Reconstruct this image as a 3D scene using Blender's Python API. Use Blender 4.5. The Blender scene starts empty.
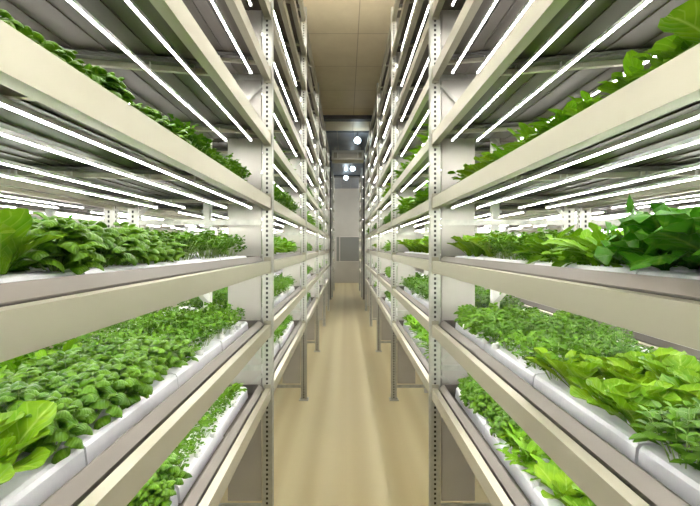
import bpy, math, random
import numpy as np
from mathutils import Vector, Matrix
random.seed(7)
S = bpy.context.scene
COL = S.collection

# ------------------------------------------------------------------ camera, world, exposure
CAMZ = 2.18
cd = bpy.data.cameras.new('camera'); cam = bpy.data.objects.new('camera', cd); COL.objects.link(cam)
cam.location = (0, 0, CAMZ); cam.rotation_euler = (math.pi/2, 0, 0)
cd.sensor_width = 36; cd.lens = 394/700*36
cd.shift_x = 4/700; cd.shift_y = -6/700; cd.clip_start = .05
S.camera = cam
w = bpy.data.worlds.new('world'); S.world = w; w.use_nodes = True
w.node_tree.nodes['Background'].inputs[0].default_value = (.9, .95, 1, 1)
w.node_tree.nodes['Background'].inputs[1].default_value = .05
S.view_settings.view_transform = 'Standard'; S.view_settings.look = 'None'
S.view_settings.gamma = 1; S.view_settings.exposure = 0.0
S.view_settings.use_curve_mapping = False
TUBE_STRENGTH = 72.0
S.cycles.use_denoising = True
S.cycles.max_bounces = 8; S.cycles.diffuse_bounces = 4; S.cycles.glossy_bounces = 3; S.cycles.transmission_bounces = 4
S.cycles.sample_clamp_indirect = 6.0
S.cycles.caustics_reflective = False; S.cycles.caustics_refractive = False

# ------------------------------------------------------------------ layout
L = 2.6; Y1 = 3.008; XL = .574; XR = .656; D = 1.08
TOP1 = CAMZ - 1.077; STEP = .485; NT = 10
def beam_top(t): return TOP1 + (t-1)*STEP          # t = 1..10
def fy(n): return Y1 + (n-1)*L                      # frame 1 at Y1
CEIL = CAMZ + 3.6; YEND = 23.9

# ------------------------------------------------------------------ materials
def mat(name, col, rough=.5, metal=0., noise=None, nscale=8., bump=0., stretch=(1,1,1), coat=0.):
    m = bpy.data.materials.new(name); m.use_nodes = True
    nt = m.node_tree; b = nt.nodes['Principled BSDF']
    b.inputs['Base Color'].default_value = (*col, 1); b.inputs['Roughness'].default_value = rough
    b.inputs['Metallic'].default_value = metal
    if coat: b.inputs['Coat Weight'].default_value = coat; b.inputs['Coat Roughness'].default_value = .15
    if noise or bump:
        tc = nt.nodes.new('ShaderNodeTexCoord'); mp = nt.nodes.new('ShaderNodeMapping'); mp.inputs['Scale'].default_value = stretch
        nz = nt.nodes.new('ShaderNodeTexNoise'); nz.inputs['Scale'].default_value = nscale; nz.inputs['Detail'].default_value = 4
        nt.links.new(tc.outputs['Object'], mp.inputs[0]); nt.links.new(mp.outputs[0], nz.inputs['Vector'])
        if noise:
            mx = nt.nodes.new('ShaderNodeMix'); mx.data_type = 'RGBA'
            mx.inputs[6].default_value = (*col, 1); mx.inputs[7].default_value = (*noise, 1)
            rp = nt.nodes.new('ShaderNodeMapRange'); rp.inputs[1].default_value = .35; rp.inputs[2].default_value = .7
            nt.links.new(nz.outputs['Fac'], rp.inputs[0]); nt.links.new(rp.outputs[0], mx.inputs[0]); nt.links.new(mx.outputs[2], b.inputs['Base Color'])
        if bump:
            bp = nt.nodes.new('ShaderNodeBump'); bp.inputs['Strength'].default_value = bump; bp.inputs['Distance'].default_value = .01
            nt.links.new(nz.outputs['Fac'], bp.inputs['Height']); nt.links.new(bp.outputs[0], b.inputs['Normal'])
    return m
def emit(name, col, strength):
    m = bpy.data.materials.new(name); m.use_nodes = True
    b = m.node_tree.nodes['Principled BSDF']; b.inputs['Base Color'].default_value = (.9, .9, .9, 1)
    b.inputs['Emission Color'].default_value = (*col, 1); b.inputs['Emission Strength'].default_value = strength
    return m
M = {}
M['cream'] = mat('cream_painted_steel', (.465, .447, .345), .42, .55, (.43, .41, .31), 6, stretch=(1, .3, 1))
M['under'] = mat('painted_underside_shade', (.11, .096, .075), .34, .5, (.075, .067, .053), 4, stretch=(1, .2, 1))  # darker copy of the tray metal; underside shade put into the colour
M['zinc'] = mat('galvanised_steel', (.60, .60, .54), .38, .65, (.48, .49, .44), 14)
M['steel'] = mat('brushed_steel_tray', (.205, .187, .165), .38, .6, (.18, .163, .142), 5, stretch=(1, .1, 1))
M['panel'] = mat('grey_panel_metal', (.57, .55, .50), .42, .45, (.53, .51, .46), 3)
M['white_post'] = mat('white_powder_coat', (.78, .77, .73), .45)
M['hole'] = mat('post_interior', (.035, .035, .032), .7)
M['foam'] = mat('white_foam', (.86, .86, .88), .7, 0, (.82, .82, .85), 40)
M['plug'] = mat('white_sponge_plug', (.85, .85, .83), .9)
M['tube'] = emit('lit_tube', (1, .97, .92), TUBE_STRENGTH)
M['housing'] = mat('lamp_housing_white', (.75, .75, .74), .4)
M['channel_shade'] = mat('painted_channel_shade', (.13, .125, .12), .5, .3)  # dark colour stands in for shade in the cross bar's hollow
M['column'] = mat('dark_grey_column', (.15, .145, .135), .6)
M['wall'] = mat('painted_wall_panel', (.53, .52, .48), .5, 0, (.50, .49, .45), 2)
M['window'] = mat('grey_window_pane', (.27, .28, .27), .2)
M['door'] = mat('off_white_door', (.66, .645, .60), .4)
M['beam_dark'] = mat('dark_ceiling_beam', (.045, .045, .05), .6)
M['duct'] = mat('blue_grey_ceiling_panel', (.20, .23, .27), .35, .3, (.14, .16, .2), 3)
M['ac'] = mat('ivory_plastic', (.66, .62, .50), .45)
M['ac_grille'] = mat('tan_grille', (.33, .28, .19), .5)
M['globe'] = emit('cool_globe', (.75, .9, 1), 25.0)
M['added_end_light'] = emit('added_end_light_glow', (1, .97, .9), 55.0)  # glow of hidden lamps added to brighten the end wall
M['added_uplight'] = emit('added_uplight_glow', (1, .93, .80), 1150.0)  # glow of unseen lamps added overhead to brighten the ceiling
M['stem'] = mat('pale_green_stem', (.30, .46, .12), .5)

def floor_mat():
    m = bpy.data.materials.new('beige_resin_floor'); m.use_nodes = True; nt = m.node_tree; b = nt.nodes['Principled BSDF']
    tc = nt.nodes.new('ShaderNodeTexCoord')
    mp = nt.nodes.new('ShaderNodeMapping'); mp.inputs['Scale'].default_value = (1.6, .012, 1)
    n1 = nt.nodes.new('ShaderNodeTexNoise'); n1.inputs['Scale'].default_value = 3; n1.inputs['Detail'].default_value = 0
    n2 = nt.nodes.new('ShaderNodeTexNoise'); n2.inputs['Scale'].default_value = 60
    nt.links.new(tc.outputs['Object'], mp.inputs[0]); nt.links.new(mp.outputs[0], n1.inputs['Vector']); nt.links.new(tc.outputs['Object'], n2.inputs['Vector'])
    mx = nt.nodes.new('ShaderNodeMix'); mx.data_type = 'RGBA'
    mx.inputs[6].default_value = (.56, .465, .24, 1); mx.inputs[7].default_value = (.70, .62, .37, 1)
    rr = nt.nodes.new('ShaderNodeMapRange'); rr.inputs[1].default_value = .25; rr.inputs[2].default_value = .75; rr.interpolation_type = 'SMOOTHSTEP'
    nt.links.new(n1.outputs['Fac'], rr.inputs[0]); nt.links.new(rr.outputs[0], mx.inputs[0])
    # fine tile joints
    br = nt.nodes.new('ShaderNodeTexBrick'); br.offset = 0; br.inputs['Scale'].default_value = 1
    br.inputs['Color1'].default_value = br.inputs['Color2'].default_value = (1, 1, 1, 1); br.inputs['Mortar'].default_value = (.86, .84, .8, 1)
    br.inputs['Mortar Size'].default_value = .004; br.inputs['Brick Width'].default_value = .6; br.inputs['Row Height'].default_value = .6
    nt.links.new(tc.outputs['Object'], br.inputs['Vector'])
    mu = nt.nodes.new('ShaderNodeMix'); mu.data_type = 'RGBA'; mu.blend_type = 'MULTIPLY'; mu.inputs[0].default_value = .12
    nt.links.new(mx.outputs[2], mu.inputs[6]); nt.links.new(br.outputs['Color'], mu.inputs[7]); nt.links.new(mu.outputs[2], b.inputs['Base Color'])
    rg = nt.nodes.new('ShaderNodeMapRange'); rg.inputs[3].default_value = .31; rg.inputs[4].default_value = .31
    nt.links.new(rr.outputs[0], rg.inputs[0]); nt.links.new(rg.outputs[0], b.inputs['Roughness'])
    bp = nt.nodes.new('ShaderNodeBump'); bp.inputs['Strength'].default_value = .08; bp.inputs['Distance'].default_value = .003
    nt.links.new(n2.outputs['Fac'], bp.inputs['Height']); nt.links.new(bp.outputs[0], b.inputs['Normal'])
    return m
M['floor'] = floor_mat()

def ceil_mat():
    m = bpy.data.materials.new('brown_concrete_ceiling'); m.use_nodes = True; nt = m.node_tree; b = nt.nodes['Principled BSDF']
    tc = nt.nodes.new('ShaderNodeTexCoord')
    n1 = nt.nodes.new('ShaderNodeTexNoise'); n1.inputs['Scale'].default_value = 2.2; n1.inputs['Detail'].default_value = 9; n1.inputs['Roughness'].default_value = .65
    nt.links.new(tc.outputs['Object'], n1.inputs['Vector'])
    mx = nt.nodes.new('ShaderNodeMix'); mx.data_type = 'RGBA'
    mx.inputs[6].default_value = (.60, .51, .35, 1); mx.inputs[7].default_value = (.85, .76, .56, 1)
    nt.links.new(n1.outputs['Fac'], mx.inputs[0])
    mp = nt.nodes.new('ShaderNodeMapping'); mp.inputs['Location'].default_value = (-.205, -7.85, 0)
    br = nt.nodes.new('ShaderNodeTexBrick'); br.offset = 0; br.inputs['Scale'].default_value = 1
    br.inputs['Color1'].default_value = (1, 1, 1, 1); br.inputs['Color2'].default_value = (.9, .9, .88, 1); br.inputs['Mortar'].default_value = (.30, .22, .17, 1)
    br.inputs['Mortar Size'].default_value = .007; br.inputs['Brick Width'].default_value = .92; br.inputs['Row Height'].default_value = 1.2
    nt.links.new(tc.outputs['Object'], mp.inputs[0]); nt.links.new(mp.outputs[0], br.inputs['Vector'])
    mu = nt.nodes.new('ShaderNodeMix'); mu.data_type = 'RGBA'; mu.blend_type = 'MULTIPLY'; mu.inputs[0].default_value = .6
    nt.links.new(mx.outputs[2], mu.inputs[6]); nt.links.new(br.outputs['Color'], mu.inputs[7]); nt.links.new(mu.outputs[2], b.inputs['Base Color'])
    b.inputs['Roughness'].default_value = .55
    return m
M['ceiling'] = ceil_mat()

def leaf_mat(name, c1, c2, vein, rough=.45, spec=.12, trans=.22, veinw=.05):
    m = bpy.data.materials.new(name); m.use_nodes = True; nt = m.node_tree; b = nt.nodes['Principled BSDF']; N = nt.nodes; K = nt.links
    oi = N.new('ShaderNodeObjectInfo'); tc = N.new('ShaderNodeTexCoord')
    nz = N.new('ShaderNodeTexNoise'); nz.inputs['Scale'].default_value = 22; K.new(tc.outputs['Object'], nz.inputs['Vector'])
    ad = N.new('ShaderNodeMath'); ad.operation = 'MULTIPLY_ADD'; ad.inputs[1].default_value = .45; K.new(oi.outputs['Random'], ad.inputs[0])
    sc = N.new('ShaderNodeMapRange'); sc.inputs[1].default_value = .3; sc.inputs[2].default_value = .7; sc.inputs[4].default_value = .65
    K.new(nz.outputs['Fac'], sc.inputs[0]); K.new(sc.outputs[0], ad.inputs[2])
    mx = N.new('ShaderNodeMix'); mx.data_type = 'RGBA'; mx.inputs[6].default_value = (*c1, 1); mx.inputs[7].default_value = (*c2, 1); K.new(ad.outputs[0], mx.inputs[0])
    # midrib and side veins from the leaf's own coordinates
    sp = N.new('ShaderNodeSeparateXYZ'); K.new(tc.outputs['UV'], sp.inputs[0])
    a = N.new('ShaderNodeMath'); a.operation = 'SUBTRACT'; a.inputs[1].default_value = .5; K.new(sp.outputs[0], a.inputs[0])
    ab = N.new('ShaderNodeMath'); ab.operation = 'ABSOLUTE'; K.new(a.outputs[0], ab.inputs[0])
    mr = N.new('ShaderNodeMapRange'); mr.inputs[1].default_value = 0; mr.inputs[2].default_value = veinw; mr.inputs[3].default_value = .8; mr.inputs[4].default_value = 0; K.new(ab.outputs[0], mr.inputs[0])
    s1 = N.new('ShaderNodeMath'); s1.operation = 'MULTIPLY_ADD'; s1.inputs[1].default_value = -.6; K.new(ab.outputs[0], s1.inputs[0]); K.new(sp.outputs[1], s1.inputs[2])
    s2 = N.new('ShaderNodeMath'); s2.operation = 'MULTIPLY'; s2.inputs[1].default_value = 44; K.new(s1.outputs[0], s2.inputs[0])
    s3 = N.new('ShaderNodeMath'); s3.operation = 'SINE'; K.new(s2.outputs[0], s3.inputs[0])
    s4 = N.new('ShaderNodeMapRange'); s4.inputs[1].default_value = .8; s4.inputs[2].default_value = 1; s4.inputs[4].default_value = .3; K.new(s3.outputs[0], s4.inputs[0])
    mm = N.new('ShaderNodeMath'); mm.operation = 'MAXIMUM'; K.new(mr.outputs[0], mm.inputs[0]); K.new(s4.outputs[0], mm.inputs[1])
    m2 = N.new('ShaderNodeMix'); m2.data_type = 'RGBA'; m2.inputs[7].default_value = (*vein, 1); K.new(mm.outputs[0], m2.inputs[0]); K.new(mx.outputs[2], m2.inputs[6])
    K.new(m2.outputs[2], b.inputs['Base Color']); b.inputs['Roughness'].default_value = rough
    b.inputs['Specular IOR Level'].default_value = spec
    bp = N.new('ShaderNodeBump'); bp.inputs['Strength'].default_value = .3; bp.inputs['Distance'].default_value = .002; K.new(s3.outputs[0], bp.inputs['Height']); K.new(bp.outputs[0], b.inputs['Normal'])
    tr = N.new('ShaderNodeBsdfTranslucent'); K.new(m2.outputs[2], tr.inputs[0])
    ms = N.new('ShaderNodeMixShader'); ms.inputs[0].default_value = trans
    K.new(b.outputs[0], ms.inputs[1]); K.new(tr.outputs[0], ms.inputs[2]); K.new(ms.outputs[0], N['Material Output'].inputs[0])
    return m
M['basil'] = leaf_mat('basil_leaf', (0.025, 0.104, 0.0024), (0.122, 0.268, 0.0077), (0.144, 0.281, 0.0240), rough=.38, spec=.28)
M['lettuce'] = leaf_mat('lettuce_leaf', (0.065, 0.200, 0.0048), (0.214, 0.369, 0.0125), (0.324, 0.459, 0.0840), .42)
M['coriander'] = leaf_mat('coriander_leaf', (0.025, 0.104, 0.0036), (0.134, 0.295, 0.0126), (0.108, 0.237, 0.0180), .5)
M['rocket'] = leaf_mat('rocket_leaf', (0.050, 0.178, 0.0036), (0.177, 0.368, 0.0106), (0.202, 0.355, 0.0420), .42)
M['kale'] = leaf_mat('kale_leaf', (0.022, 0.118, 0.0048), (0.065, 0.237, 0.0090), (0.202, 0.355, 0.0480), .4)
M['mint'] = leaf_mat('mint_leaf', (0.025, 0.104, 0.0048), (0.117, 0.268, 0.0140), (0.122, 0.252, 0.0240), .42)

# ------------------------------------------------------------------ helpers
class MB:
    def __init__(s): s.v = []; s.f = []; s.mi = []; s.uv = None
    def quad(s, a, b, c, d, mi=0):
        n = len(s.v); s.v += [a, b, c, d]; s.f.append((n, n+1, n+2, n+3)); s.mi.append(mi)
    def box(s, x0, x1, y0, y1, z0, z1, mi=0):
        if x0 > x1: x0, x1 = x1, x0
        if y0 > y1: y0, y1 = y1, y0
        n = len(s.v)
        s.v += [(x0,y0,z0),(x1,y0,z0),(x1,y1,z0),(x0,y1,z0),(x0,y0,z1),(x1,y0,z1),(x1,y1,z1),(x0,y1,z1)]
        for q in ((0,3,2,1),(4,5,6,7),(0,1,5,4),(1,2,6,5),(2,3,7,6),(3,0,4,7)):
            s.f.append(tuple(n+i for i in q)); s.mi.append(mi)
    def bar(s, p, q, wd, ht, mi=0, up=(0,0,1)):
        p = Vector(p); q = Vector(q); d = (q-p).normalized(); u = Vector(up)
        sd = d.cross(u).normalized(); u = sd.cross(d).normalized(); n = len(s.v)
        for c in (p, q):
            for a, b in ((-1,-1),(1,-1),(1,1),(-1,1)):
                s.v.append(tuple(c + sd*a*wd/2 + u*b*ht/2))
        for qd in ((0,1,2,3),(7,6,5,4),(0,4,5,1),(1,5,6,2),(2,6,7,3),(3,7,4,0)):
            s.f.append(tuple(n+i for i in qd)); s.mi.append(mi)
    def prism_y(s, prof, y0, y1, mi=0):               # profile in (x, z), extruded along y
        n = len(s.v); k = len(prof)
        s.v += [(x, y0, z) for x, z in prof] + [(x, y1, z) for x, z in prof]
        for i in range(k):
            j = (i+1) % k; s.f.append((n+i, n+j, n+k+j, n+k+i)); s.mi.append(mi)
        s.f.append(tuple(n+i for i in range(k))[::-1]); s.f.append(tuple(n+k+i for i in range(k))); s.mi += [mi, mi]
    def cyl(s, p, q, r0, r1=None, k=10, mi=0):
        r1 = r0 if r1 is None else r1
        p = Vector(p); q = Vector(q); d = (q-p).normalized(); a = d.orthogonal().normalized(); b = d.cross(a); n = len(s.v)
        for c, r in ((p, r0), (q, r1)):
            for i in range(k):
                t = 2*math.pi*i/k; s.v.append(tuple(c + a*math.cos(t)*r + b*math.sin(t)*r))
        for i in range(k):
            j = (i+1) % k; s.f.append((n+i, n+j, n+k+j, n+k+i)); s.mi.append(mi)
        s.f.append(tuple(n+i for i in range(k))[::-1]); s.f.append(tuple(n+k+i for i in range(k))); s.mi += [mi, mi]
    def mesh(s, name, mats, smooth=False):
        me = bpy.data.meshes.new(name); me.from_pydata([tuple(p) for p in s.v], [], s.f)
        for m_ in mats: me.materials.append(m_)
        me.polygons.foreach_set('material_index', s.mi)
        if smooth: me.polygons.foreach_set('use_smooth', [True]*len(s.f))
        if s.uv:
            u = me.uv_layers.new(name='UVMap'); vi = np.zeros(len(me.loops), dtype=np.int32); me.loops.foreach_get('vertex_index', vi)
            u.data.foreach_set('uv', np.array(s.uv, dtype=np.float32)[vi].ravel())
        me.update(); return me
def link(name, me, parent=None, loc=(0,0,0)):
    o = bpy.data.objects.new(name, me); COL.objects.link(o); o.location = loc
    if parent: o.parent = parent
    return o
def tag(o, label, cat, group=None, kind=None):
    if label: o['label'] = label
    if cat: o['category'] = cat
    if group: o['group'] = group
    if kind: o['kind'] = kind
    return o
def bevel(o, wd=.004, seg=2):
    b = o.modifiers.new('bevel', 'BEVEL'); b.width = wd; b.segments = seg; b.limit_method = 'ANGLE'
def struct(name, mb, m, parent=None, bev=0):
    o = link(name, mb.mesh(name, [m]), parent)
    if not parent: o['kind'] = 'structure'
    if bev: bevel(o, bev)
    return o

LB = {('L',1):'%s left bay',('R',1):'%s right bay',('L',2):'bay behind %s left bay',('R',2):'bay behind %s right bay',('L',3):'outermost rack past %s left bay',('R',3):'outermost rack past %s right bay'}
BN = {-1:'viewer side',0:'nearest',1:'second',2:'third',3:'fourth',4:'fifth',5:'farthest'}
def baylb(side, row, bay): return LB[(side, row)] % BN[bay]
CARD = ['', 'second ', 'third ', 'fourth ', 'fifth ', 'sixth ', 'seventh ', 'eighth ', 'ninth ', 'tenth ', 'eleventh ', 'twelfth ', 'thirteenth ', 'fourteenth ', 'fifteenth ']
def place(i, n): return CARD[min(i, 14)] + 'farthest' if i < n/2 else CARD[min(n-1-i, 14)] + 'nearest'
ORD = {1:'lowest', 2:'second', 3:'third', 4:'fourth', 5:'fifth', 6:'sixth', 7:'seventh', 8:'eighth', 9:'ninth', 10:'top'}
BAY = {-1:'the bay beside the viewer', 0:'the nearest bay', 1:'the second bay', 2:'the third bay', 3:'the fourth bay', 4:'the fifth bay', 5:'the far end bay'}
ROW = {('L',1):'the left rack', ('R',1):'the right rack', ('L',2):'the rack behind the left rack', ('R',2):'the rack behind the right rack',
       ('L',3):'the outermost left rack', ('R',3):'the outermost right rack'}
def shelf(t): return ORD[t] + ' shelf'

# ------------------------------------------------------------------ the room
XW = 7.4; YB = -4.5
b = MB(); b.box(-XW, XW, YB, YEND, -.1, 0); struct('floor', b, M['floor'])
b = MB(); b.box(-XW, XW, YB, YEND, CEIL, CEIL+.15); struct('ceiling', b, M['ceiling'])
b = MB(); b.box(-XW, XW, YEND, YEND+.15, 0, CEIL)
for k in range(-8, 9): b.box(k*1.2-.32, k*1.2-.31, YEND-.004, YEND, 0, CEIL)
b.box(-XW, XW, YEND-.004, YEND, CAMZ+.62, CAMZ+.635)
struct('wall_back', b, M['wall'])
b = MB(); b.box(-XW, XW, YB-.15, YB, 0, CEIL); struct('wall_front', b, M['wall'])
b = MB(); b.box(-XW-.15, -XW, YB, YEND, 0, CEIL); struct('wall_left', b, M['wall'])
b = MB(); b.box(XW, XW+.15, YB, YEND, 0, CEIL); struct('wall_right', b, M['wall'])
b = MB(); b.box(-XW, XW, YEND-.02, YEND-.004, 0, .10); struct('baseboard_back', b, M['panel'])
# window in the back wall at the end of the aisle
wz0, wz1 = CAMZ-.85, CAMZ+.60
b = MB(); b.box(-.36, .80, YEND-.02, YEND-.006, wz0, wz1); wn = struct('window_1', b, M['window'])
b = MB()
for x0, x1, z0, z1 in ((-.62,-.58,wz0-.04,wz1+.04),(-.40,-.36,wz0-.04,wz1+.04),(.80,.84,wz0-.04,wz1+.04),(-.36,.80,wz1,wz1+.04),(-.36,.80,wz0-.04,wz0)):
    b.box(x0, x1, YEND-.04, YEND-.005, z0, z1)
struct('window_frame', b, M['door'], wn)
b = MB(); b.box(-.58, -.40, YEND-.02, YEND-.006, wz0, wz1); link('side_pane', b.mesh('side_pane', [M['window']]), wn)
# dark ceiling beams, bluish panels beyond
b = MB(); b.box(-XW, XW, 10.75, 11.0, CEIL-.10, CEIL); struct('trim_1', b, M['beam_dark'])
b = MB(); b.box(-XW, XW, 15.4, 15.75, CEIL-.16, CEIL); struct('trim_2', b, M['beam_dark'])
b = MB(); b.box(-XW, XW, 19.4, 19.75, CEIL-.12, CEIL); struct('trim_3', b, M['beam_dark'])
b = MB()
for k in range(-4, 5): b.box(k*.55-.27, k*.55+.27, 12.2, 15.38, CEIL-.06, CEIL-.002)
o = link('ceiling_panel', b.mesh('ceiling_panel', [M['duct']])); tag(o, 'blue grey metal panelling on the ceiling above the air conditioner', 'ceiling panel')
b = MB()
for k in range(-4, 5): b.box(k*.55-.27, k*.55+.27, 15.77, YEND-.02, CEIL-.06, CEIL-.002)
o = link('ceiling_panel', b.mesh('ceiling_panel', [M['duct']])); tag(o, 'dim blue grey metal panelling on the ceiling near the back wall', 'ceiling panel')

# air conditioner across the aisle
ya = 13.7; za = CAMZ + 3.2
ac = link('air_conditioner', None, None, (.06, ya, za)); tag(ac, 'ivory ceiling air conditioner with a slatted grille high over the aisle', 'air conditioner')
b = MB(); b.box(-.56, .56, 0, .6, -.17, .17); o = link('body', b.mesh('body', [M['ac']]), ac); bevel(o, .02)
b = MB(); b.box(-.33, .33, -.012, .0, -.10, .09); o = link('grille', b.mesh('grille', [M['ac_grille']]), ac)
b = MB()
for k in range(6): b.box(-.33, .33, -.022, -.012, -.09+k*.033, -.078+k*.033)
link('louvre', b.mesh('louvre', [M['ac']]), o)
for sx in (-1, 1):
    b = MB(); b.box(sx*.37, sx*.49, -.008, 0, -.10, .09); link('vent_slot', b.mesh('vent_slot', [M['ac_grille']]), ac)
    b = MB(); b.cyl((sx*.45, .3, .165), (sx*.45, .3, CEIL-.06-za), .012); link('hanger_rod', b.mesh('hanger_rod', [M['zinc']]), ac)

# globe lamps down the aisle
def globe_mesh(r):
    b = MB(); n = 14; m_ = 9
    for i in range(m_+1):
        ph = math.pi*i/m_
        for j in range(n): b.v.append((r*math.sin(ph)*math.cos(2*math.pi*j/n), r*math.sin(ph)*math.sin(2*math.pi*j/n), r*math.cos(ph)))
    for i in range(m_):
        for j in range(n): b.f.append((i*n+j, (i+1)*n+j, (i+1)*n+(j+1)%n, i*n+(j+1)%n)); b.mi.append(0)
    return b.mesh('globe', [M['globe']], True)
gm = globe_mesh(.10)
for (gx, gy, gz, lb) in ((.355, 12.2, 3.3, 'round white globe lamp hanging nearest over the aisle, before the air conditioner'),
                         (.28, 16.6, 3.3, 'bluish globe lamp hanging over the aisle just beyond the air conditioner'),
                         (.0, 18.8, 3.3, 'farthest bluish globe lamp hanging over the aisle by the back wall')):
    r = link('globe_lamp', None, None, (gx, gy, CAMZ+gz)); tag(r, lb, 'lamp', 'globe lamps over the aisle')
    link('globe', gm, r)
    b = MB(); b.cyl((0, 0, .08), (0, 0, .135), .05, .035); b.cyl((0, 0, .13), (0, 0, 3.6-gz-(.0 if gy < 12.21 and gy < 12.2 else .06)), .008); link('lamp_stem', b.mesh('lamp_stem', [M['beam_dark']]), r)

def added_fixture(x, y, z, lb, power):  # out-of-view lamps added to lift the ceiling and the end wall
    r = link('added_light', None, None, (x, y, z)); tag(r, lb, 'light', 'added unseen fill lights')
    b = MB()
    if power > 1:       # uplight: added shallow trough open to the ceiling, brightening it
        b.box(-.5, .5, -.12, .12, -.06, -.05); b.box(-.5, .5, -.12, -.11, -.05, .0); b.box(-.5, .5, .11, .12, -.05, .0); b.box(-.5, -.49, -.11, .11, -.05, .03); b.box(.49, .5, -.11, .11, -.05, .03)
    else: b.box(-.5, .5, -.025, .025, .03, .06); b.box(-.5, -.46, -.09, .09, -.05, .03); b.box(.46, .5, -.09, .09, -.05, .03)
    link('lamp_body', b.mesh('lamp_body', [M['housing']]), r)
    b = MB(); b.box(-.46, .46, -.08, .08, -.04, -.01 if power > 1 else .03)
    link('diffuser', b.mesh('diffuser', [M['added_uplight' if power > 1 else 'added_end_light']]), r)
    b = MB(); b.cyl((-.495, 0, .02), (-.495, 0, CEIL-z), .005); b.cyl((.495, 0, .02), (.495, 0, CEIL-z), .005); link('hanger', b.mesh('hanger', [M['zinc']]), r)
for (x_, y_, z_, lb) in ((0, 1.0, 4.9, 'flat white light hanging high over the viewer'), (0, 3.3, 4.95, 'flat white light hanging over the aisle ahead of the viewer'),
        (-2.4, 21.6, 4.9, 'added hidden light by the back wall behind the left rack'), (2.4, 21.6, 4.9, 'added hidden light by the back wall behind the right rack'),
        (-1.3, 21.6, 4.9, 'added hidden light by the back wall at the left rack end'), (1.3, 21.6, 4.9, 'added hidden light by the back wall at the right rack end')):
    added_fixture(x_, y_, z_, lb, 2 if y_ < 10 else 1)
# dark building columns at the end of the racks' first run
for sx, X in ((-1, XL), (1, XR)):
    b = MB(); b.box(-.05, .05, -.10, .10, 0, CEIL); b.box(-.065, .065, -.115, .115, 0, .02)
    o = link('steel_column', b.mesh('steel_column', [M['column']]), None, (sx*(X+.10), 16.45, 0)); bevel(o, .006)
    tag(o, 'dark grey steel column standing in the gap at the far end of the %s rack' % ('left' if sx < 0 else 'right'), 'column')

# ------------------------------------------------------------------ rack parts (built for the right side: x grows away from the aisle; mirrored for the left)
PITCH = .0365; HTOP = CAMZ + 3.42
def post_mesh(flip):
    """perforated upright 70 x 60 mm; flip = -1 mirrors x"""
    b = MB(); W = .07; T = .06
    hx0, hx1 = (.024, .037) if flip > 0 else (.033, .046)
    fx = (lambda x: x) if flip > 0 else (lambda x: W-x)
    hx = sorted((fx(.024), fx(.041)))
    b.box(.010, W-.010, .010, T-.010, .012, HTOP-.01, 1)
    t = .003
    for (y0, y1) in ((0, t), (T-t, T)):
        b.box(0, hx[0], y0, y1, 0, HTOP); b.box(hx[1], W, y0, y1, 0, HTOP)
        z = .03
        b.box(hx[0], hx[1], y0, y1, 0, .03)
        while z < HTOP-.03:
            b.box(hx[0], hx[1], y0, y1, z+.020, z+PITCH); z += PITCH
    for x0, x1 in ((0, t), (W-t, W)):
        b.box(x0, x1, t, .022, 0, HTOP); b.box(x0, x1, .038, T-t, 0, HTOP)
        z = .03; b.box(x0, x1, .022, .038, 0, .03)
        while z < HTOP-.03:
            b.box(x0, x1, .022, .038, z+.020, z+PITCH); z += PITCH
    # folded ribs on the edges
    b.box(-.004, 0, 0, .012, 0, HTOP); b.box(-.004, 0, T-.012, T, 0, HTOP); b.box(W, W+.004, 0, .012, 0, HTOP); b.box(W, W+.004, T-.012, T, 0, HTOP)
    return b.mesh('upright_post', [M['zinc'], M['hole']])
b = MB(); b.box(-.03, .10, -.03, .09, 0, .008); b.cyl((-.015, .03, .008), (-.015, .03, .02), .009, k=6); b.cyl((.085, .03, .008), (.085, .03, .02), .009, k=6)
foot_me = b.mesh('base_plate', [M['zinc']])
b = MB(); b.box(0, .053, .005, .055, .10, HTOP-.02); mid_me = b.mesh('middle_post', [M['white_post']])
POST = post_mesh(1)

HZ = [CAMZ + v for v in (-1.97, -.91, .20, 1.31, 2.42)]
def mirror(mb):
    mb.v = [(-p[0], p[1], p[2]) for p in mb.v]; mb.f = [tuple(reversed(f)) for f in mb.f]; return mb
CACHE = {}
def cached(key, fn):
    if key not in CACHE: CACHE[key] = fn()
    return CACHE[key]
def part(name, key, side, build, mats, parent, loc=(0,0,0), smooth=False):
    def mk():
        b = MB(); build(b)
        if side < 0: mirror(b)
        return b.mesh(name, mats, smooth)
    me = cached((name, key, side), mk)
    return link(name, me, parent, loc)
def beam_prof(x):     # closed step beam, outer face at x
    return [(x, 0), (x, -.085), (x+.047, -.085), (x+.047, -.022), (x+.040, -.016), (x+.040, 0)]
def beam_prof_r(x):
    return [(x, 0), (x, -.016), (x-.007, -.022), (x-.007, -.085), (x+.040, -.085), (x+.040, 0)]

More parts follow.
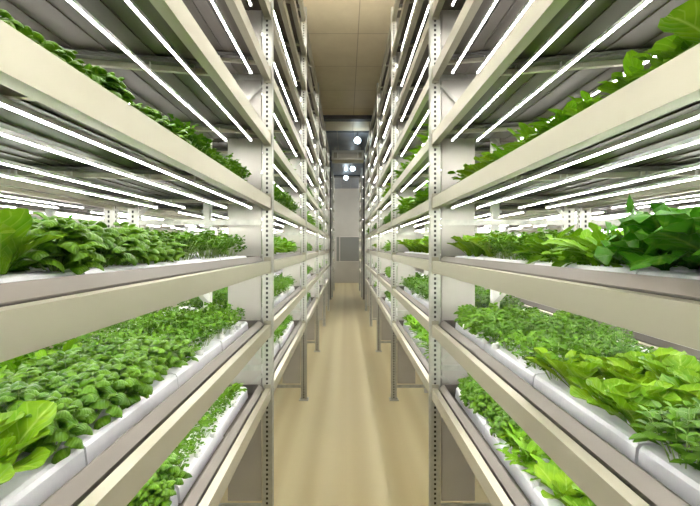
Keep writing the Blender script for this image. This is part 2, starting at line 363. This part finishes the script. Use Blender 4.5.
TIERS_FULL = range(1, NT+1)
def rack_bay(side, row, bay, x, y0, tiers, low=False, near_frame=False):
    """one bay from the frame at y0 to the frame at y0+L; its own frame is the far one"""
    sg = -1 if side == 'L' else 1
    r = link('storage_rack', None, None, (sg*x, y0, 0))
    tag(r, 'pale steel plant rack, %s' % baylb(side, row, bay), 'rack', 'pale steel plant racks')
    frames = [L] + ([0] if near_frame else [])
    for yf in frames:
        for px in (0, D-.07):
            part('upright_post', 'p', sg, lambda b: None, [M['zinc']], None) if False else None
            o = link('upright_post', POST, r, (px-(.008 if px == 0 else -.008) if sg > 0 else -px-.07+(.008 if px == 0 else -.008), yf, 0))
            if not low or bay < 3: link('base_plate', foot_me, o, (0, 0, 0))
        link('middle_post', mid_me, r, (sg*.465 if sg > 0 else -.465-.053, yf, 0))
        if row == 1:
            part('side_panel', 's', sg, lambda b: b.box(.078, .333, .018, .042, CAMZ-1.95, HTOP-.04), [M['panel']], r, (0, yf, 0))
        for k, z in enumerate(HZ):
            part('cross_rail', 'h', sg, lambda b: (b.box(.07, D-.07, -.004, .012, -.004, .008), b.box(.07, D-.07, -.004, .0, -.03, -.004), b.box(.07, D-.07, .0, .012, -.034, -.026)), [M['zinc']], r, (0, yf, z))
        for k in range(4):
            z0, z1 = HZ[k]+.04, HZ[k+1]-.07
            (a, c) = ((.07, z0), (D-.07, z1)) if k % 2 else ((D-.07, z0), (.07, z1))
            if k % 2 == 1: a, c = (.07, z0), (D-.07, z1)
            # k=1 (between -.91 and .20): low at the aisle; k=2: high at the aisle
            part('diagonal_brace', k, sg, lambda b: b.bar((a[0], .014, a[1]), (c[0], .014, c[1]), .012, .034, up=(0, 1, 0)) or b.bar((a[0], .0, a[1]), (c[0], .0, c[1]), .03, .004, up=(0, 1, 0)), [M['zinc']], r, (0, yf, 0))
    for t in tiers:
        zt = beam_top(t)
        part('shelf_beam', 'f', sg, lambda b: (b.prism_y(beam_prof(0), .064, L-.002), b.box(-.002, .05, .064, .072, -.1, .03), b.box(-.002, .05, L-.01, L-.002, -.1, .03)), [M['cream']], r, (0, 0, zt))
        part('shelf_beam', 'r', sg, lambda b: b.prism_y(beam_prof_r(D-.04), .064, L-.002), [M['cream']], r, (0, 0, zt))
        if low: continue
        for yy in (.36, 1.36, 2.30):
            part('cross_bar', 'c', sg, lambda b: (b.bar((.047, -.012, -.052), (D-.047, -.212, -.052), .080, .006, 1), b.bar((.047, .033, -.062), (D-.047, -.167, -.062), .020, .033), b.bar((.047, -.042, -.058), (D-.047, -.242, -.058), .003, .018, 1)), [M['cream'], M['channel_shade']], r, (0, yy, zt))
    return r

# ------------------------------------------------------------------ trays
def tray_build(b):
    x0, x1, y0, y1, zb, zt = .062, 1.025, .075, L-.03, -.042, .034; t = .004
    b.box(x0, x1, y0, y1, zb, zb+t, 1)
    for (q0, q1, q2) in ((.050, .078, 1), (D-.050, D-.078, -1)):
        b.prism_y([(q0, .002), (q0, .006), (q1, .038), (q1+q2*.006, .038), (q1+q2*.006, .032), (q0+q2*.016, .002)], y0-.004, y1+.004)
    b.box(x0, x0+t, y0, y1, zb+t, .004); b.box(x1-t, x1, y0, y1, zb+t, .004); b.box(x0+t, x1-t, y0, y0+t, zb+t, zt); b.box(x0+t, x1-t, y1-t, y1, zb+t, zt)
    # rolled rim
    b.box(x0+.02, x1-.02, y0-.004, y0+.010, zt, zt+.005); b.box(x0+.02, x1-.02, y1-.010, y1+.004, zt, zt+.005)
    # fold lines of the sheet below
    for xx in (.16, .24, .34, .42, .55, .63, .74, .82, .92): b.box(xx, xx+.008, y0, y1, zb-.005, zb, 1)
def tray(side, row, bay, x, y0, t):
    sg = -1 if side == 'L' else 1
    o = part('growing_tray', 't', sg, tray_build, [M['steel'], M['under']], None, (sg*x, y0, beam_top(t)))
    tag(o, 'shallow grey steel growing tray on %s, %s' % (shelf(t), baylb(side, row, bay)), 'tray', 'steel growing trays')
BOARDPOS = ['nearest of four', 'second nearest', 'second farthest', 'farthest of four']
def board_build(b):
    ln = .605; x0, x1 = .166, .975; h0, h1 = -.034, .046
    k = 6; prof = [(x0-.020, h0), (x0-.012, h1-.014), (x0-.004, h1-.003), (x0+.010, h1), (x1-.01, h1), (x1, h1-.008), (x1, h0)]
    b.prism_y(prof, .004, ln-.004)
    for i in range(4): b.cyl((x0+.06+i*.0, ln*(i+.5)/4, h1), (x0+.06, ln*(i+.5)/4, h1+.004), .022, k=12)
def boards(side, row, bay, x, y0, t):
    sg = -1 if side == 'L' else 1
    for i in range(4):
        jx = random.uniform(-.006, .006); 
        o = part('planting_board', 'b', sg, board_build, [M['foam']], None, (sg*x+jx, y0+.085+i*.608, beam_top(t)))
        o.location.z -= .0035
        tag(o, 'white foam board, %s on %s, %s' % (BOARDPOS[i], shelf(t), baylb(side, row, bay)), 'planting board', 'white foam planting boards')

# ------------------------------------------------------------------ build racks, trays, tube list
TUBES = []; XT = (.11, .29, .59, .79)
def bay_y(bay): return fy(bay) if bay < 5 else 17.0
XS = {('L',1): XL, ('R',1): XR, ('L',2): XL+D+.13, ('R',2): XR+D+.07, ('L',3): XL+2*D+.13+1.25, ('R',3): XR+2*D+.07+1.25}
for side in 'LR':
    x = XS[(side, 1)]
    for bay in range(-1, 6):
        y0 = bay_y(bay)
        rack_bay(side, 1, bay, x, y0, TIERS_FULL, low=bay > 2, near_frame=bay in (-1, 5))
        for t in TIERS_FULL:
            if bay >= 0 or t <= 6: tray(side, 1, bay, x, y0, t)
            if t <= (5 if bay >= 0 else 0): boards(side, 1, bay, x, y0, t)
            ks = range(4) if (t <= 7 and bay <= 2) else range(2)
            if bay == -1: ks = (0, 2)
            if bay == -1 and t > 5: continue
            if t == 1 : continue       # nothing grows below the lowest shelf
            for k in ks: TUBES.append((side, 1, bay, t, k, x, y0))
    for row, bays, tiers in ((2, (0, 1, 2), range(1, 7)), (3, (1, 2, 3), range(1, 7))):
        x = XS[(side, row)]
        for bay in bays:
            y0 = bay_y(bay)
            rack_bay(side, row, bay, x, y0, tiers, low=True, near_frame=bay == bays[0])
            for t in tiers:
                if t <= 5 or row == 2: tray(side, row, bay, x, y0, t)
                if t in (2, 3) : boards(side, row, bay, x, y0, t)
                if t >= 2:
                    for k in (0, 1, 2, 3): TUBES.append((side, row, bay, t, k, x, y0))

# ------------------------------------------------------------------ LED tubes
TL0, TL1 = .17, L-.17
def tube_b(b, mi=0):
    r = .0046; pr = [(-r, -.0925)] + [(-r*math.cos(math.pi*i/6), -.0935-r*math.sin(math.pi*i/6)*1.1) for i in range(7)] + [(r, -.0925)]
    b.prism_y(pr, TL0+.012, TL1-.012, mi)
def housing_b(b): b.box(-.0075, .0075, TL0, TL1, -.0925, -.081); b.box(-.0075, -.0050, TL0, TL1, -.0945, -.0925); b.box(.0050, .0075, TL0, TL1, -.0945, -.0925); b.box(-.0105, .0105, TL0, TL0+.012, -.104, -.081); b.box(-.0105, .0105, TL1-.012, TL1, -.104, -.081)
bb = MB(); tube_b(bb); me_tube = bb.mesh('tube', [M['tube']])
bb = MB(); housing_b(bb); me_house = bb.mesh('housing', [M['housing']])
bb = MB()
bb.box(-.015, .015, -.006, .006, -.083, -.078); bb.box(-.015, -.012, -.006, .006, -.083, -.06); bb.box(.012, .015, -.006, .006, -.083, -.06)
me_clip = bb.mesh('mounting_clip', [M['zinc']])
bb = MB(); tube_b(bb, 0); housing_b(bb); 
n0 = 11
bb.mi = [0]*n0 + [1]*(len(bb.f)-n0)
me_light = bb.mesh('led_tube_light', [M['tube'], M['housing']])
TPOS = ['closest to the aisle', 'second from the aisle', 'third from the aisle', 'fourth from the aisle']
def seen_dist(T):
    side, row, bay, t, k, x, y0 = T
    d = max(y0+L/2, .2)
    return d*1.0 + (row-1)*3 + (100 if bay < 0 else 0) + abs(beam_top(t)-CAMZ)*.8 + k*.1
TUBES.sort(key=seen_dist)
rest = []
for i, T in enumerate(TUBES):
    side, row, bay, t, k, x, y0 = T
    sg = -1 if side == 'L' else 1
    loc = (sg*(x+XT[k]), y0, beam_top(t))
    if i >= 300: rest.append(loc); continue
    lb = 'lit tube under %s, %s, %s' % (shelf(t), baylb(side, row, bay), TPOS[k])
    if i < 90 and row == 1:
        o = link('led_tube_light', None, None, loc); link('tube', me_tube, o); link('housing', me_house, o)
        for yy in (.36, 1.36, 2.30): link('mounting_clip', me_clip, o, (0, yy-.20*XT[k], 0))
    else: o = link('led_tube_light', me_light, None, loc)
    tag(o, lb.replace('the ', '', 0), 'light', 'lit LED tubes under the shelves')
if rest:
    V = np.zeros(len(me_light.vertices)*3); me_light.vertices.foreach_get('co', V); V = V.reshape(-1, 3)
    bb = MB(); polys = [tuple(p.vertices) for p in me_light.polygons]; mis = [p.material_index for p in me_light.polygons]
    for loc in rest:
        n = len(bb.v); bb.v += [tuple(p) for p in (V + np.array(loc))]; bb.f += [tuple(n+i for i in p) for p in polys]; bb.mi += mis
    o = link('led_tube_light', bb.mesh('led_tube_light', [M['tube'], M['housing']]))
    tag(o, 'remaining rows of small lit LED tubes in the farthest and highest shelves', 'light', None, 'stuff')

# ------------------------------------------------------------------ plants
class PB(MB):
    def __init__(s): super().__init__(); s.uv = []
    def leaf(s, base, az, el, ln, wd, shape='ovate', bend=.6, cup=.25, ruffle=0., nu=4, nv=5, roll=0., dome=0., rng=random):
        """az/el direction of the base; bend = how much it arches over along its length"""
        rows = []; p = Vector(base); e = el; ph = rng.uniform(0, 6.28)
        cs, sn = math.cos(az), math.sin(az)
        side = Vector((-sn, cs, 0)); step = ln/nv; n0 = len(s.v)
        for j in range(nv+1):
            v = j/nv
            if shape == 'ovate': wv = math.sin(math.pi*min(1, v**.8*.93+.05))**.62
            elif shape == 'spoon': wv = (.16 if v < .25 else .16+.84*math.sin(math.pi*.5*min(1, (v-.25)/.42)))*(1 if v < .75 else math.sqrt(max(.04, 1-((v-.75)/.26)**2)))
            elif shape == 'lobed': wv = (.2 + .8*math.sin(math.pi*min(1, v**1.3*.9+.05)))*(1 if j % 2 else .45)
            elif shape == 'kale': wv = (.12 if v < .2 else .35+.65*math.sin(math.pi*.55*min(1, (v-.2)/.5)))*(1 if v < .8 else math.sqrt(max(.05, 1-((v-.8)/.21)**2)))*(1+.15*(-1)**j)
            else: wv = 1
            d = Vector((cs*math.cos(e), sn*math.cos(e), math.sin(e)))
            up = Vector((-cs*math.sin(e), -sn*math.sin(e), math.cos(e)))
            sd = (side*math.cos(roll) + up*math.sin(roll)); up2 = up*math.cos(roll) - side*math.sin(roll)
            for i in range(nu+1):
                u = i/nu*2-1
                off = sd*(u*wd*.5*wv) + up2*((abs(u)**2*cup - dome*abs(u)**2)*wd*.5*wv)
                if ruffle: off += up2*(ruffle*abs(u)**2*wd*.5*math.sin(ph + v*17 + i*1.3)*wv)
                s.v.append(tuple(p+off)); s.uv.append((i/nu, v))
            p = p + d*step; e -= bend/nv
        for j in range(nv):
            for i in range(nu):
                a = n0 + j*(nu+1)+i
                s.f.append((a, a+1, a+nu+2, a+nu+1)); s.mi.append(0)
    def stem(s, p, q, r, k=4):
        n = len(s.v); s.cyl(p, q, r, r*.7, k, 1); s.uv += [(.2, .5)]*(len(s.v)-n)

def p_basil(rg):
    b = PB()
    for h in range(12):
        a = rg.uniform(0, 6.28); rr = .072*math.sqrt((h+.3)/12)
        x, y = rr*math.cos(.6*a+h*2.4), rr*math.sin(.6*a+h*2.4); z = .116 - (rr/.072)**2*.072 + rg.uniform(-.012, .012)
        b.stem((x*.25, y*.25, 0), (x, y, z), .0022)
        az = rg.uniform(0, 3.1)
        for (dz, ln, el) in ((.002, .032, 1.25), (-.008, .053, .85), (-.022, .058, .5), (-.045, .052, .3)):
            if z+dz < .012: continue
            for q in (0, math.pi):
                l_ = ln*rg.uniform(.85, 1.15)
                b.leaf((x, y, z+dz), az+q+rg.uniform(-.25, .25), el+rg.uniform(-.15, .15), l_, l_*.78, 'ovate', rg.uniform(1.7, 2.5), 0, nu=6, nv=7, dome=rg.uniform(.5, .8), roll=rg.uniform(-.2, .2), rng=rg)
            az += math.pi/2
    return b
def p_lettuce(rg, n=15, ln0=.13, spread=1.0, upright=0):
    b = PB()
    for i in range(n):
        f = i/(n-1); az = i*2.4+rg.uniform(-.3, .3); el = (1.35 - f*.85*spread + upright) + rg.uniform(-.1, .1)
        ln = ln0*(.65+.45*f)*rg.uniform(.85, 1.12)
        b.leaf((.008*math.cos(az), .008*math.sin(az), 0), az, min(el, 1.45), ln, ln*rg.uniform(.55, .68), 'spoon', rg.uniform(.3, 1.1), .35, .12, nu=6, nv=8, roll=rg.uniform(-.25, .25), rng=rg)
    return b
def p_coriander(rg):
    b = PB()
    for i in range(26):
        az = i*2.4; rr = .078*math.sqrt((i+.5)/26); x, y = rr*math.cos(az), rr*math.sin(az); z = .125-rr*.6+rg.uniform(-.025, .014)
        if i % 2 == 0: b.stem((x*.3, y*.3, 0), (x, y, z), .0014, 3)
        for k in range(6):
            a2 = rg.uniform(0, 6.28); l_ = rg.uniform(.018, .030)
            o = (x+rg.uniform(-.014, .014), y+rg.uniform(-.014, .014), z+rg.uniform(-.03, .006))
            b.leaf(o, a2, rg.uniform(-.1, .9), l_, l_*.85, 'lobed', rg.uniform(.3, 1.2), .1, .3, nu=2, nv=4, roll=rg.uniform(-.5, .5), rng=rg)
    return b
def p_rocket(rg):
    b = PB()
    for i in range(30):
        az = i*2.4+rg.uniform(-.3, .3); el = 1.4-.9*(i/30)+rg.uniform(-.15, .15); ln = rg.uniform(.10, .155)
        b.leaf((rg.uniform(-.03, .03), rg.uniform(-.03, .03), 0), az, el, ln, rg.uniform(.026, .040), 'lobed' if i % 2 else 'spoon', rg.uniform(.6, 1.6), .15, .12, nu=4, nv=8, roll=rg.uniform(-.4, .4), rng=rg)
    return b
def p_kale(rg):
    b = PB()
    for i in range(11):
        f = i/10; az = i*2.4+rg.uniform(-.3, .3); ln = rg.uniform(.15, .20)
        b.leaf((0, 0, 0), az, 1.35-.75*f, ln, ln*.72, 'kale', rg.uniform(.7, 1.4), .1, .38, nu=8, nv=15, roll=rg.uniform(-.2, .2), rng=rg)
    return b
def p_mint(rg):
    b = PB()
    for i in range(15):
        az = i*2.4; rr = .080*math.sqrt((i+.5)/15); x, y = rr*math.cos(az), rr*math.sin(az); z = .12-rr*.5+rg.uniform(-.02, .02)
        b.stem((x*.4, y*.4, 0), (x, y, z), .0016, 3); a2 = rg.uniform(0, 6.28)
        for k in range(5):
            for q in (0, math.pi):
                l_ = .020+.0035*min(k, 3); l_ *= rg.uniform(.85, 1.2)
                b.leaf((x, y, z-.013*k), a2+q, .75-.2*k+rg.uniform(-.2, .2), l_, l_*.80, 'ovate', rg.uniform(.4, 1.0), .15, nu=2, nv=3, rng=rg)
            a2 += 1.57
    return b
KINDS = {
 'romaine': (lambda r: p_lettuce(r, 11, .165, .55, .05), 'romaine_lettuce', 'lettuce', 'upright romaine lettuce'),
 'basil': (p_basil, 'basil_plant', 'basil', 'glossy basil plant'),
 'lettuce': (lambda r: p_lettuce(r, 16, .145, .72, .08), 'lettuce_plant', 'lettuce', 'broad leaved lettuce'),
 'coriander': (p_coriander, 'coriander_plant', 'coriander', 'fine leaved herb'),
 'rocket': (p_rocket, 'rocket_plant', 'rocket', 'long leaved rocket'),
 'kale': (p_kale, 'kale_plant', 'kale', 'crinkled kale plant'),
 'mint': (p_mint, 'mint_plant', 'mint', 'round leaved mint'),
}
PM = {}
for k, (fn, nm, mt, _) in KINDS.items():
    PM[k] = [fn(random.Random(100+i*7+len(k))).mesh(nm, [M[mt], M['stem']], True) for i in range(7 if k != 'kale' else 4)]
b = MB(); b.cyl((0, 0, -.012), (0, 0, .012), .018, .016, 10); b.cyl((.012, .006, 0), (.014, .010, .022), .012, .006, 6)
me_plug = b.mesh('sponge_plug', [M['plug']])

PL = []   # (kind, side, row, bay, tier, rowindex, x, y, z, scale)
def kind_at(side, row, bay, t, rx, d):
    """what grows at depth d, rx metres in from the rack front"""
    if row > 1: return 'coriander' if (t + bay) % 2 else 'basil'
    if bay == 0:
        if side == 'L':
            if t == 1: return 'basil' if d < 1.75 else ('coriander' if d < 2.7 else 'rocket')
            if t == 2:
                if d < 1.02: return 'romaine' if rx < .45 else 'basil'
                if rx > .62 and d > 1.1: return 'rocket' if d < 1.9 else 'coriander'
                return 'basil' if d < 1.85 + (.15 if rx < .3 else 0) else 'coriander'
            if t == 3:
                if d < 1.07: return 'romaine'
                if rx > .5 and 1.5 < d < 1.95: return 'kale'
                return 'basil' if d < 1.75 else 'coriander'
            if t == 4: return 'lettuce' if d < .62 else ('basil' if d < 1.75 else 'coriander')
        else:
            if t == 1: return 'lettuce' if d < 1.60 else ('rocket' if d < 2.1 else 'basil')
            if t == 2:
                if d < 1.12 and rx < .5: return 'mint'
                if d < 1.62 and rx < .62: return 'lettuce'
                if d < 2.1: return 'mint' if rx > .4 else 'coriander'
                return 'basil' if (d > 2.45) else 'mint'
            if t == 3:
                if d < .86: return 'basil' if rx < .4 else 'kale'
                if d < 1.16: return 'kale'
                if d < 1.9: return 'rocket'
                if d < 2.4: return 'coriander'
                return 'lettuce'
            if t == 4: return 'lettuce' if d < .95 else ('rocket' if d < 2.2 else 'lettuce')
    c = ('coriander', 'basil', 'rocket', 'mint', 'lettuce')
    if side == 'L': return {1: 'coriander', 2: 'coriander', 3: 'rocket', 4: 'coriander', 5: 'basil'}[t] if bay == 1 else c[(t+bay) % 4]
    return {1: 'rocket', 2: 'mint', 3: 'lettuce', 4: 'rocket', 5: 'rocket'}[t] if bay == 1 else c[(t+2*bay) % 5]
RX = (.226, .370, .535, .685, .835)
HS = {1: 1.0, 2: 1.12, 3: 1.18, 4: 1.15, 5: 1.15}
NR = {0: {1: 5, 2: 5, 3: 5, 4: 3}, 1: {1: 4, 2: 4, 3: 3, 4: 2, 5: 1}, 2: {1: 3, 2: 2, 3: 2, 4: 1, 5: 1}, 3: {1: 2, 2: 2, 3: 1, 4: 1, 5: 1}, 4: {1: 1, 2: 1, 3: 1, 4: 1}, 5: {2: 1, 3: 1, 4: 1}}
def fill(side, row, bay, t, nrows, x, y0, seg=None):
    sg = -1 if side == 'L' else 1
    for ri in range(nrows):
        y = .165 + (ri % 2)*.05
        while y < L-.15:
            d = y0 + y
            k = kind_at(side, row, bay, t, RX[ri], d)
            skip = bay == 0 and row == 1 and t == 2 and ((side == 'R' and ri == 4 and d < 2.1) or (side == 'L' and ((ri == 4 and d < 1.6) or (ri == 3 and d < 1.2))))
            if (seg is None or seg(y, ri)) and not skip:
                px = sg*(x + RX[ri] + random.uniform(-.02, .02)); py = d + random.uniform(-.025, .025)
                PL.append((k, side, row, bay, t, ri, px, py, beam_top(t)+.042, HS[t]*random.uniform(.86, 1.14)*(1.22 if t >= 4 and k in ('rocket', 'coriander', 'mint') and (bay > 0 or side == 'L') else .92 if t == 4 and side == 'R' else 1)*(.88 if t == 4 and side == 'L' and bay == 0 else 1)*(1.14 if bay > 0 and row == 1 else 1)*(.84 if bay == 0 and t == 2 and ri >= 3 else 1)*(.9 if t == 3 and k == 'basil' else 1)))
            y += {'basil': .160, 'lettuce': .165, 'romaine': .17, 'coriander': .150, 'rocket': .140, 'kale': .21, 'mint': .145}[k] * (.66 if t >= 4 and ri == 0 else 1)
for side in 'LR':
    for bay in range(6):
        for t, n in NR[bay].items(): fill(side, 1, bay, t, n, XS[(side, 1)], bay_y(bay))
    fill(side, 2, 1, 2, 4, XS[(side, 2)], bay_y(1)); fill(side, 2, 1, 3, 2, XS[(side, 2)], bay_y(1))
fill('L', 2, 0, 2, 4, XS[('L', 2)], bay_y(0), lambda y, r: y > 1.3)
fill('L', 2, 0, 3, 3, XS[('L', 2)], bay_y(0)); fill('R', 2, 0, 3, 3, XS[('R', 2)], bay_y(0), lambda y, r: y > 1.6)

RPOS = ['front row', 'second row', 'middle row', 'fourth row', 'back row']
def pdist(p): return math.hypot(p[6], p[7]) + (1.5 if p[4] >= 4 and p[5] > 0 else 0) + (0.8*p[5] if p[3] > 0 else .1*p[5])
NIDX = {}; rows_ = {}
for p in PL: rows_.setdefault(p[1:6] + (p[0],), []).append(p)
for ls in rows_.values():
    for i, p in enumerate(sorted(ls, key=lambda q: -q[7])): NIDX[p] = place(i, len(ls))
PL.sort(key=pdist)
cnt = {}; left = {}
for p in PL:
    k, side, row, bay, t, ri, px, py, pz, s = p
    cnt[k] = cnt.get(k, 0)+1
    me = random.choice(PM[k]); rz = random.uniform(0, 6.28)
    if cnt[k] > 300: left.setdefault(k, []).append((me, px, py, pz, s, rz)); continue
    o = link(KINDS[k][1], me, None, (px, py, pz)); o.scale = (s*1.05, s*1.05, s); o.rotation_euler = (0, 0, rz)
    tag(o, '%s, %s in %s, %s, %s' % (KINDS[k][3], NIDX[p], RPOS[ri], shelf(t), baylb(side, row, bay)), KINDS[k][2] + ' plant', '%s plants on %s, %s' % (KINDS[k][2], shelf(t), baylb(side, row, bay)))
    if ri == 0 and bay <= 1 and row == 1 and t <= 2 and py > 1.7 and random.random() < .6:
        q = link('sponge_plug', me_plug, o, (0, 0, 0)); q.rotation_euler = (0, 0, -rz+random.uniform(-1, 1)); sg = -1 if side == 'L' else 1
        v = Matrix.Rotation(-rz, 3, 'Z') @ Vector((-sg*.055, random.uniform(-.03, .03), .008)); q.location = v; q['label'] = 'white sponge plug'
for k, ls in left.items():
    bb = PB(); mats = [M[KINDS[k][2]], M['stem']]; Vs = []; Fs = []; Ms = []; Us = []; n = 0
    for me, px, py, pz, s, rz in ls:
        V = np.zeros(len(me.vertices)*3); me.vertices.foreach_get('co', V); V = V.reshape(-1, 3)*s
        c, sn = math.cos(rz), math.sin(rz)
        W_ = np.stack([V[:,0]*c-V[:,1]*sn+px, V[:,0]*sn+V[:,1]*c+py, V[:,2]+pz], 1)
        bb.v += W_.tolist()
        bb.f += [tuple(n+i for i in q.vertices) for q in me.polygons]; bb.mi += [q.material_index for q in me.polygons]
        n += len(V); bb.uv += [(.3, .4)]*len(V)
    o = link(KINDS[k][1], bb.mesh(KINDS[k][1], mats, True))
    tag(o, 'distant beds of small %s plants far down the racks' % k, '%s plants' % k, None, 'stuff')
print('PLANTS', cnt, 'TUBES', len(TUBES), 'OBJECTS', len(bpy.data.objects))
